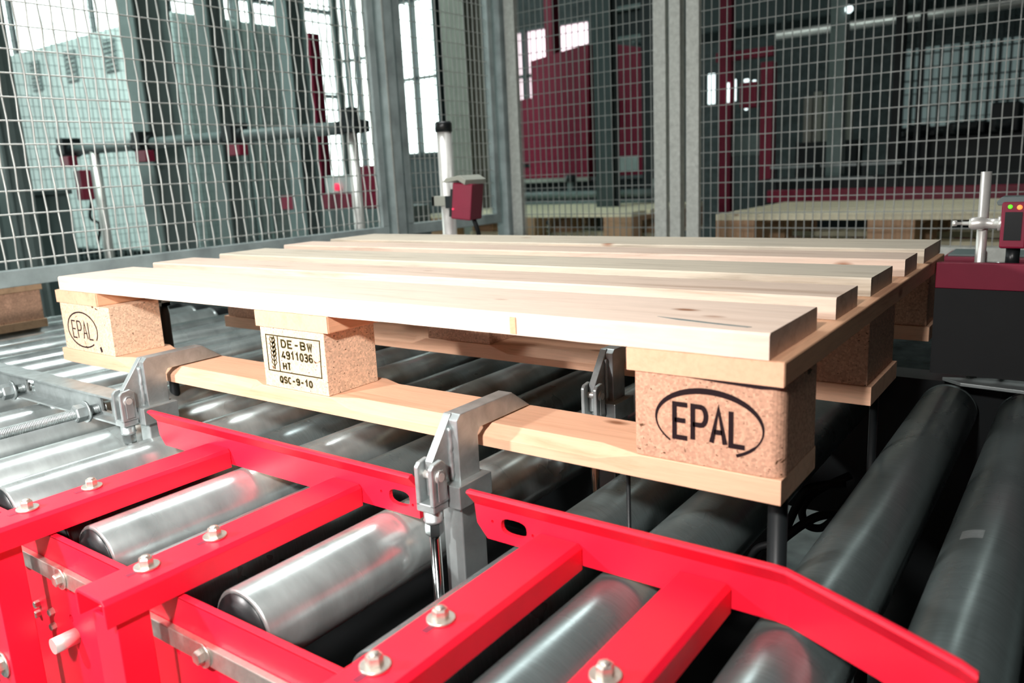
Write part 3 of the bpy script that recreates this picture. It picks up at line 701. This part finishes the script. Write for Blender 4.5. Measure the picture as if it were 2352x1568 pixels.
t = thing('sensor_rod', 'thin bright steel rod with cross clamp at the right edge behind the pallet', 'rod', (1.257, 0.75, 0.1))
obj('rod', MB().cyl((1.257, 0.75, -0.0715), (1.257, 0.75, 0.246), 0.0072, 24), M['steel'], t)
obj('clamp', MB().lathe((1.232, 0.738, 0.172), (1.285, 0.738, 0.172), [(0, .0030), (.16, .0030), (.17, .007), (.25, .0095), (.5, .0095), (.55, .0075), (.85, .0075), (.86, .011), (1, .011)], 24), M['steel'], t)
obj('clamp_screw', MB().lathe((1.219, 0.738, 0.172), (1.232, 0.738, 0.172), [(0, .0045), (.45, .0045), (.5, .0025), (1, .0025)], 12), M['steel'], t)
t = thing('light_sensor', 'dark red photo sensor with black window and green and orange lights on the steel rod', 'sensor', (1.296, 0.735, 0.17))
cx, cy = 1.298, 0.738
b = obj('housing', MB().box(cx-.0165, cx+.0165, cy-.012, cy+.03, 0.137, 0.203), M['red_dark'], t, 0.003)
obj('window', MB().box(cx-.0115, cx+.0095, cy-.0135, cy-.0115, 0.149, 0.189), M['black'], b)
obj('status_light', MB().lathe((cx-.006, cy-.0115, 0.1965), (cx-.006, cy-.0145, 0.1965), [(0, .003), (.5, .003), (1, .0015)], 12), M['led_g'], b, label='green glowing light')
obj('status_light', MB().lathe((cx+.0055, cy-.0115, 0.1955), (cx+.0055, cy-.0145, 0.1955), [(0, .0035), (.5, .0035), (1, .002)], 12), M['led_o'], b, label='orange glowing light')
obj('top_cap', MB().prism([(cx-.024, 0.203), (cx-.018, 0.210), (cx+.018, 0.210), (cx+.024, 0.203), (cx+.022, 0.198), (cx-.022, 0.198)], lambda u, v, q: (u, q, v), cy-.006, cy+.034), M['louvre'], t, 0.001)
obj('cable_gland', MB().cyl((cx, cy+.01, 0.137), (cx, cy+.01, 0.105), 0.009, 16).cyl((cx, cy+.01, 0.125), (cx, cy+.01, -0.0715), 0.0045, 12), M['black'], t)

# ------------------------------------------------------------------ background pallets
def bg_pallet(x, y, z, label, top='bgwood', L=1.2, W=0.8):
    t = thing('wooden_pallet', label, 'pallet', (x, y, z), 'pallets behind the fence')
    for k, (a, b_) in enumerate(((0, .145), (.186, .286), (.327, .473), (.514, .614), (.655, .8))):
        obj('deck_board', MB().box(x, x+L, y+a, y+b_, z+.122, z+.144), M[top], t, 0.001)
    for a in (0, .5275, 1.055):
        obj('cross_board', MB().box(x+a, x+a+.145, y, y+W, z+.1, z+.122), M['bgwood2'], t, 0.001)
        for c in (0, .35, .7): obj('block', MB().box(x+a, x+a+.145, y+c, y+c+.1, z+.022, z+.1), M['bgwood2'], t, 0.001)
    for c in (0, .3275, .7): obj('bottom_board', MB().box(x, x+L, y+c, y+c+.1, z, z+.022), M['bgwood'], t, 0.001)
    return t
bg_pallet(0.243, 2.25, -0.0585, 'pale pallet behind the back fence at the right, under the dark red beam')
bg_pallet(-1.50, 2.62, -0.071, 'pallet behind the back fence left of the galvanised posts, partly brightly lit')
t = thing('wooden_skid', 'brown chipboard block with board on top behind the left fence rail', 'skid', (-1.3, 0.35, -0.07))
obj('block', MB().box(-1.00, -0.870, 0.235, 0.345, -0.048, 0.030), M['chip'], t, .001)
obj('board', MB().box(-1.60, -0.865, 0.230, 0.350, -0.0698, -0.048), M['bgwood2'], t, .001)
obj('top_board', MB().box(-1.60, -0.865, 0.230, 0.350, 0.030, 0.050), M['bgwood2'], t, .001)
def bed(x0, x1, y0, y1, z, n, mat, label, group):
    t = thing('roller_table', label, 'roller conveyor', ((x0+x1)/2, (y0+y1)/2, FZ), group)
    for k in range(n):
        x = x0 + (x1-x0)*(k+.5)/n
        obj('roller', MB().cyl((x, y0, z-.03), (x, y1, z-.03), .03, 20), M['chrome'], t)
    obj('side_frame', MB().box(x0, x1, y0-.03, y0-.005, z-.14, z-.01), M[mat], t, .002)
    obj('side_frame', MB().box(x0, x1, y1+.005, y1+.03, z-.14, z-.01), M[mat], t, .002)
    for xx in (x0+.05, x1-.05):
        for yy in (y0-.02, y1+.015): obj('leg', MB().box(xx-.03, xx+.03, yy-.01, yy+.015, FZ, z-.14), M[mat], t)
    return t
bed(0.15, 2.3, 2.15, 3.15, -0.060, 16, 'red_dark', 'roller conveyor with dark red frame carrying the pale pallet at the right', 'roller conveyors behind the fence')
bed(-1.52, -0.02, 2.58, 3.00, -0.0725, 11, 'greygreen', 'roller conveyor with grey frame carrying the pallet left of the twin posts', 'roller conveyors behind the fence')
solo('red_beam', MB().box(0.085, 2.4, 3.28, 3.33, 0.070, 0.128), M['red_dark'], 'long dark red beam behind the pale pallet at the right', 'beam', bevel=.003, origin=(0,0,0))
obj_ = D.objects['red_beam']
rbp = MB()
for xx in (0.2, 1.2, 2.2): rbp.box(xx-.03, xx+.03, 3.285, 3.325, FZ, .07)
obj('support', rbp, M['dark'], obj_)
# dark red blocks in front of the back fence at the right
for k, (x0, x1) in enumerate(((1.135, 1.205), (1.255, 1.33))):
    t = thing('drive_unit', ('dark red drive housing just behind the far right pallet corner', 'dark red drive housing behind the red photo sensor')[k], 'drive unit', ((x0+x1)/2, 1.3, 0.0), 'drive housings near the back fence')
    obj('housing', MB().box(x0, x1, 1.25, 1.40, 0.0, 0.062), M['red_dark'], t, 0.006)
    obj('plate', MB().box(x0+.01, x1-.01, 1.27, 1.38, 0.062, 0.066), M['greygreen'], t, .001)
    obj('foot', MB().box(x0+.01, x1-.01, 1.28, 1.37, FZ, 0.0), M['dark'], t)

# ------------------------------------------------------------------ machinery behind the left fence
t = thing('control_cabinet', 'large pale grey machine housing with three louvre vents behind the left fence', 'machine housing', (-4.6, 4.0, FZ))
obj('body', MB().box(-6.9, -3.0, 2.8-.6, 3.05, -0.12, 1.26), M['cabinet'], t, .01)
for i in range(3):
    x0 = (-4.79, -4.28, -3.78)[i]; z0 = (0.98, 0.99, 1.0)[i]
    v = obj('vent', MB().box(x0, x0+.15, 2.195, 2.203, z0, z0+.20), M['louvre'], t)
    s = MB()
    for k in range(7): s.obox((x0+.075, 2.192, z0+.015+k*.028), .13, .012, .004, (.6, 0, 0))
    obj('slats', s, M['cabinet_side'], v)
obj('feet', MB().box(-6.8, -6.6, 2.3, 3.0, FZ, -0.12).box(-3.3, -3.1, 2.3, 3.0, FZ, -0.12).box(-5.0, -4.8, 2.3, 3.0, FZ, -0.12), M['louvre'], t)
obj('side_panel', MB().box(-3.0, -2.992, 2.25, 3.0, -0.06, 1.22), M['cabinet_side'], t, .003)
obj('seam', MB().box(-2.992, -2.988, 2.60, 2.61, -0.06, 1.22), M['louvre'], t)
def column(x, y, w_, d, label, mat='steelcol', z1=4.6):
    t = thing('steel_column', label, 'column', (x, y, FZ), 'steel columns of the hall')
    m_ = MB().box(x-w_/2, x+w_/2, y-d/2, y-d/2+.012, FZ, z1).box(x-w_/2, x+w_/2, y+d/2-.012, y+d/2, FZ, z1).box(x-.006, x+.006, y-d/2+.012, y+d/2-.012, FZ, z1)
    obj('profile', m_, M[mat], t, .002)
    obj('foot_plate', MB().box(x-w_/2-.04, x+w_/2+.04, y-d/2-.04, y+d/2+.04, FZ, FZ+.02), M[mat], t)
    return t
column(-2.0, 1.43, 0.12, 0.17, 'broad dark steel column behind the left mesh, left of the cabinet corner')
column(-2.0, 1.755, 0.10, 0.10, 'narrower dark steel column in front of the cabinet side')
column(-2.0, 2.22, 0.10, 0.12, 'steel column right of the cabinet, beside the red post', 'greygreen')
column(-2.0, 0.80, 0.10, 0.09, 'dark steel column at the extreme left edge')
column(-1.72, 3.25, 0.17, 0.17, 'beige grey column behind the narrow left mesh panel', 'beige')
column(-1.50, 3.35, 0.06, 0.06, 'thin grey column beside the corner post', 'greygreen')
# second fence further back, seen as a fine grid
for (y0, y1, lb) in ((0.95, 2.50, 'blurred fine mesh panel far behind the left fence, in front of the louvred housing'), (2.57, 3.25, 'blurred fine mesh panel far behind, right half, in front of the cabinet side')):
    panel_y(-2.78, y0, y1, -0.25, lb, M['steelcol'], M['wire_far'], 0.0019, 0.0, zoff=0)
# sensor arm
import itertools
def P2(a, b, t_): return tuple(p+(q-p)*t_ for p, q in zip(a, b))
A_, B_ = (-2.344, 1.196, 0.46), (-0.776, 1.473, 0.46)
t = thing('sensor_boom', 'long grey horizontal tube with sensors behind the left fence, on a thin stand', 'sensor arm', (-1.5, 1.33, 0.46))
obj('tube', MB().cyl(A_, B_, 0.024, 20), M['greygreen'], t)
p = P2(A_, B_, .30)
for k, tt in enumerate((0.0, .30, .62)):
    p = P2(A_, B_, tt)
    obj('coupling', MB().cyl((p[0]-.05, p[1]-.009, p[2]), (p[0]+.05, p[1]+.009, p[2]), .033, 20).box(p[0]-.03, p[0]+.03, p[1]-.04, p[1]+.04, p[2]-.02, p[2]+.05), M['dark'], t, .002)
    obj('sensor_head', MB().box(p[0]+.02, p[0]+.10, p[1]-.06, p[1]-.02, p[2]-.075, p[2]-.030), M['red_dark'], t, .003)
p = P2(A_, B_, .10)
obj('stand', MB().cyl((p[0], p[1], FZ), (p[0], p[1], p[2]), .020, 20), M['steel'], t)
obj('hanging_sensor', MB().box(p[0]-.11, p[0]-.05, p[1]-.05, p[1], p[2]-.22, p[2]-.09), M['red_dark'], t, .004)
obj('hanging_cable', MB().tube(smooth([(p[0]-.08, p[1], p[2]-.2), (p[0]-.12, p[1], p[2]-.3), (p[0]-.05, p[1], p[2]-.33), (p[0]-.09, p[1], p[2]-.42)]), .006, 8), M['rubber'], t)
x, y = -0.745, 1.395
t = thing('steel_pole', 'bright round steel pole with black clamp top behind the left mesh panel', 'pole', (x, y, FZ))
obj('tube', MB().cyl((x, y, FZ), (x, y, 0.435), .0195, 28), M['steel'], t)
obj('clamp_head', MB().box(x-.05, x+.05, y-.035, y+.04, 0.435, 0.475).box(x-.03, x+.02, y-.02, y+.02, 0.475, 0.52), M['dark'], t, .003)
t = thing('red_post', 'slim dark red post behind the left mesh, right of the grey cabinet', 'post', (-2.6, 2.86, FZ))
obj('profile', MB().box(-2.64, -2.56, 2.82, 2.90, FZ, 1.15), M['red_dark'], t, .004)
obj('foot_plate', MB().box(-2.68, -2.52, 2.78, 2.94, FZ, FZ+.015), M['red_dark'], t)
t = thing('low_conveyor', 'low red and grey conveyor machine behind the left fence beside the bright pole', 'conveyor', (-1.6, 2.6, FZ))
obj('frame', MB().box(-2.45, -1.62, 2.40, 2.48, 0.12, 0.20), M['red_dark'], t, .003)
obj('body', MB().box(-2.4, -1.64, 2.40, 2.78, FZ, 0.118), M['greygreen'], t, .005)
obj('bin', MB().box(-2.2, -1.95, 2.52, 2.76, 0.118, 0.30), M['cabinet'], t, .01)
obj('side_box', MB().box(-1.80, -1.66, 2.42, 2.55, 0.20, 0.34), M['red_dark'], t, .004)
obj('warning_light', MB().lathe((-2.08, 2.51, 0.235), (-2.08, 2.48, 0.235), [(0, .02), (.6, .02), (1, .008)], 16), M['led_r'], t)
t = thing('motor_unit', 'dark motor on top of the grey machine base at the extreme left', 'motor', (-2.4, 0.6, 0.29))
obj('motor', MB().cyl((-2.5, 0.55, 0.31), (-2.30, 0.66, 0.31), .055, 20), M['dark'], t)
obj('bracket', MB().box(-2.50, -2.30, 0.55, 0.66, 0.30-.01, 0.30), M['steelcol'], t, .003)
obj('sensor_head', MB().box(-2.30, -2.25, 0.66, 0.70, 0.26, 0.32), M['red_dark'], t, .003)
for k, (x0, x1, y0, y1, z1, mt) in enumerate(((-2.6, -2.25, 0.3, 1.12, 0.27, 'greygreen'), (-1.65, -1.3, 1.5, 2.3, -0.05, 'dark'))):
    t = thing('floor_cabinet', ('grey machine base behind the far left mesh', 'low dark machine base behind the left fence rail')[k], 'machine base', ((x0+x1)/2, (y0+y1)/2, FZ))
    obj('body', MB().box(x0, x1, y0, y1, FZ, z1), M[mt], t, .01)
    obj('lid', MB().box(x0-.01, x1+.01, y0-.01, y1+.01, z1, z1+.02), M['louvre'], t, .003)

# ------------------------------------------------------------------ machinery behind the back fence
t = thing('red_machine', 'tall dark red machine panel behind the back fence, stepped on its left side', 'machine', (-1.9, 4.5, FZ))
obj('front_panel', MB().prism([(-2.29, 0.215), (-1.63, 0.205), (-1.60, 1.125), (-2.10, 1.06), (-2.10, 0.99), (-2.10, 0.80), (-2.29, 0.79)], lambda u, v, q: (u, q, v), 4.5, 4.9), M['red_dark'], t, .004)
obj('corner_post', MB().box(-1.995, -1.93, 4.55, 4.65, 1.0, 1.75), M['red_dark'], t)
obj('slot', MB().box(-2.27, -2.14, 4.493, 4.501, 0.30, 0.325), M['black'], t)
obj('right_panel', MB().prism([(-1.43, 0.21), (-1.17, 0.21), (-1.17, 1.04), (-1.43, 1.10)], lambda u, v, q: (u, q, v), 4.45, 4.9), M['red_dark'], t, .004)
obj('sill', MB().box(-2.32, -1.60, 4.44, 4.50, 0.18, 0.21), M['beige'], t, .003)
obj('base', MB().box(-2.29, -1.17, 4.5, 4.9, FZ, 0.18), M['dark'], t)
obj('label_plate', MB().box(-1.42, -1.20, 4.438, 4.449, 0.24, 0.34), M['cabinet_side'], t, .002)
obj('handle', MB().box(-1.40, -1.34, 4.42, 4.449, 0.55, 0.72), M['greygreen'], t, .004)
t = thing('switch_cabinet', 'dark tall cabinet with pale framed openings behind the back fence near the twin posts', 'cabinet', (-0.9, 3.9, FZ))
obj('body', MB().box(-0.74, -0.645, 3.60, 3.70, FZ, 1.7), M['dark'], t, .005)
for k in range(3):
    z = 0.86 + k*.16
    obj('shelf_frame', MB().box(-0.97, -0.74, 3.60, 3.63, z+.1, z+.125), M['greygreen'], t, .002)
obj('side_post', MB().box(-0.985, -0.965, 3.60, 3.66, FZ, 1.7), M['darkgreen'], t)
obj('upper_box', MB().box(-0.965, -0.74, 3.62, 3.70, 0.98, 1.7), M['dark'], t, .005)
column(-0.685, 3.10, 0.10, 0.08, 'dark blue-grey column between the two red panels', 'darkgreen')
t = thing('rail_conveyor', 'grey guide tubes of the conveyor in front of the red machine', 'conveyor', (-1.2, 3.7, FZ))
obj('guide_tube', MB().cyl((-1.55, 3.45, 0.125), (-0.58, 3.45, 0.125), .022, 16), M['greygreen'], t)
obj('guide_tube', MB().cyl((-1.55, 3.45, 0.075), (-0.58, 3.45, 0.075), .014, 16), M['greygreen'], t)
for x in (-1.5, -1.15, -0.6): obj('bracket', MB().box(x-.015, x+.015, 3.47, 3.50, FZ, 0.20), M['greygreen'], t)
obj('knob', MB().cyl((-1.15, 3.485, 0.20), (-1.15, 3.485, 0.24), .03, 12), M['dark'], t)
# right hand machinery
t = thing('red_lift_frame', 'dark red lift frame with bright indicator lights behind the right mesh', 'machine frame', (-0.25, 4.0, FZ))
for x, z1 in ((-0.40, 1.35), (-0.16, 0.80)): obj('upright', MB().box(x-.035, x+.035, 3.97, 4.04, FZ, z1), M['red_dark'], t, .003)
obj('crossbeam', MB().box(-0.46, -0.13, 3.98, 4.03, 0.83, 0.88), M['red_dark'], t, .003)
obj('panel', MB().box(-0.385, -0.195, 3.99, 4.02, 0.30, 0.42), M['greygreen'], t, .003)
obj('motor', MB().box(-0.30, -0.20, 3.93, 3.98, 0.56, 0.70), M['red_dark'], t, .01)
for x, z, w_, h in ((-0.475, .60, .045, .17), (-0.375, .60, .014, .11), (-0.335, .605, .014, .12), (-0.27, .66, .030, .06), (-0.225, .665, .022, .045), (-0.27, .55, .02, .03)):
    obj('indicator_light', MB().box(x-w_/2, x+w_/2, 3.955, 3.965, z, z+h), M['lamp'], t, .005)
t = thing('roof_pipe', 'long bright horizontal pipe high behind the right mesh', 'pipe', (0.3, 5.0, 1.06))
obj('pipe', MB().cyl((-0.45, 5.0, 1.075), (3.2, 5.0, 1.075), .028, 16), M['steel'], t)
for x in (-0.4, 0.9, 2.4): obj('hanger', MB().box(x-.012, x+.012, 4.99, 5.01, 1.10, 4.6), M['darkgreen'], t)
column(0.20, 4.05, 0.08, 0.08, 'grey column behind the middle of the right mesh panel', 'steelcol')
column(0.43, 4.4, 0.05, 0.05, 'thin black column in front of the frosted window', 'dark')
column(0.54, 4.4, 0.03, 0.03, 'second thin black column in front of the frosted window', 'dark')
t = thing('frosted_screen', 'pale backlit strip curtain wall glowing behind the right mesh', 'screen', (1.2, 6.0, FZ), kind=None)
fr = MB(); 
for k in range(60): fr.box(0.10+k*.06-.006-.004*(k%3), 0.10+k*.06+.006, 5.96, 6.0, 0.45, 1.3)
for k in range(9): fr.box(0.1, 3.6, 5.965, 5.99, 0.5+k*.09, 0.505+k*.09+.004*(k%2))
obj('pane', MB().box(0.10, 3.6, 6.0, 6.02, 0.45, 1.0), M['pane_soft'], t)
obj('frame', fr, M['darkgreen'], t)
obj('lower_wall', MB().box(0.10, 3.6, 6.0, 6.04, FZ, 0.45), M['dark'], t)
t = thing('machine_row', 'row of black machinery silhouettes behind the right mesh below the glowing screen', 'machinery', (0.7, 4.6, FZ))
obj('base', MB().box(0.32, 2.6, 4.7, 5.2, FZ, 0.36), M['dark'], t, .01)
for k, (x0, x1, z1) in enumerate(((0.42, 0.60, .40), (0.66, 0.84, .43), (0.86, 1.00, .52), (1.03, 1.22, .53), (1.3, 1.6, .44), (1.7, 2.1, .55))):
    obj('motor_block', MB().box(x0, x1, 4.62, 4.9, .36, z1).cyl((x0+.03, 4.60, .40), (x1-.03, 4.60, .40), .03, 12), M['dark'], t, .01)
t = thing('beige_stack', 'pale beige boards stacked upright behind the right mesh', 'board stack', (0.0, 4.3, FZ))
for k in range(5):
    x = -0.05 + k*.055
    obj('board', MB().box(x, x+.045, 4.3, 4.34, 0.36, 0.62+.02*(k % 2)), M['beige'], t)
obj('stand', MB().box(-0.08, 0.26, 4.26, 4.4, FZ, 0.36), M['dark'], t)
t = thing('rear_conveyor', 'dark conveyor with thin pale rails behind the right mesh', 'conveyor', (0.7, 3.9, FZ))
obj('body', MB().box(-0.08, 2.6, 3.62, 3.90, FZ, 0.17), M['dark'], t, .005)
for x0, x1, z in ((0.0, .22, .225), (.25, .42, .225), (.44, .62, .225), (.0, .5, .16)):
    obj('rail', MB().box(x0, x1, 3.58, 3.60, z, z+.012), M['zinc_flat'], t)
for x in (0.02, .25, .45, .6): obj('rail_post', MB().box(x-.006, x+.006, 3.60, 3.615, .0, .225), M['dark'], t)
t = thing('hall_lamp', 'small bright round lamp hanging above the right mesh', 'lamp', (0.253, 4.0, 1.0))
obj('bulb', MB().lathe((0.253, 4.0, 0.995), (0.253, 4.0, 1.035), [(0, .008), (.3, .02), (.7, .02), (1, .008)], 20), M['lamp'], t)
obj('cable', MB().cyl((0.253, 4.0, 1.035), (0.253, 4.0, 4.6), .004, 8), M['rubber'], t)
t = thing('overhead_duct', 'dark overhead duct structure above the right machinery', 'duct', (0.0, 6.5, 2.0))
obj('duct', MB().box(-2.2, 5.0, 6.3, 6.9, 1.35, 2.6), M['darkgreen'], t, .02)
obj('hanger', MB().box(-0.02, 0.02, 6.5, 6.6, 2.6, 4.6), M['dark'], t)
obj('hanger', MB().box(2.5, 2.54, 6.5, 6.6, 2.6, 4.6), M['dark'], t)
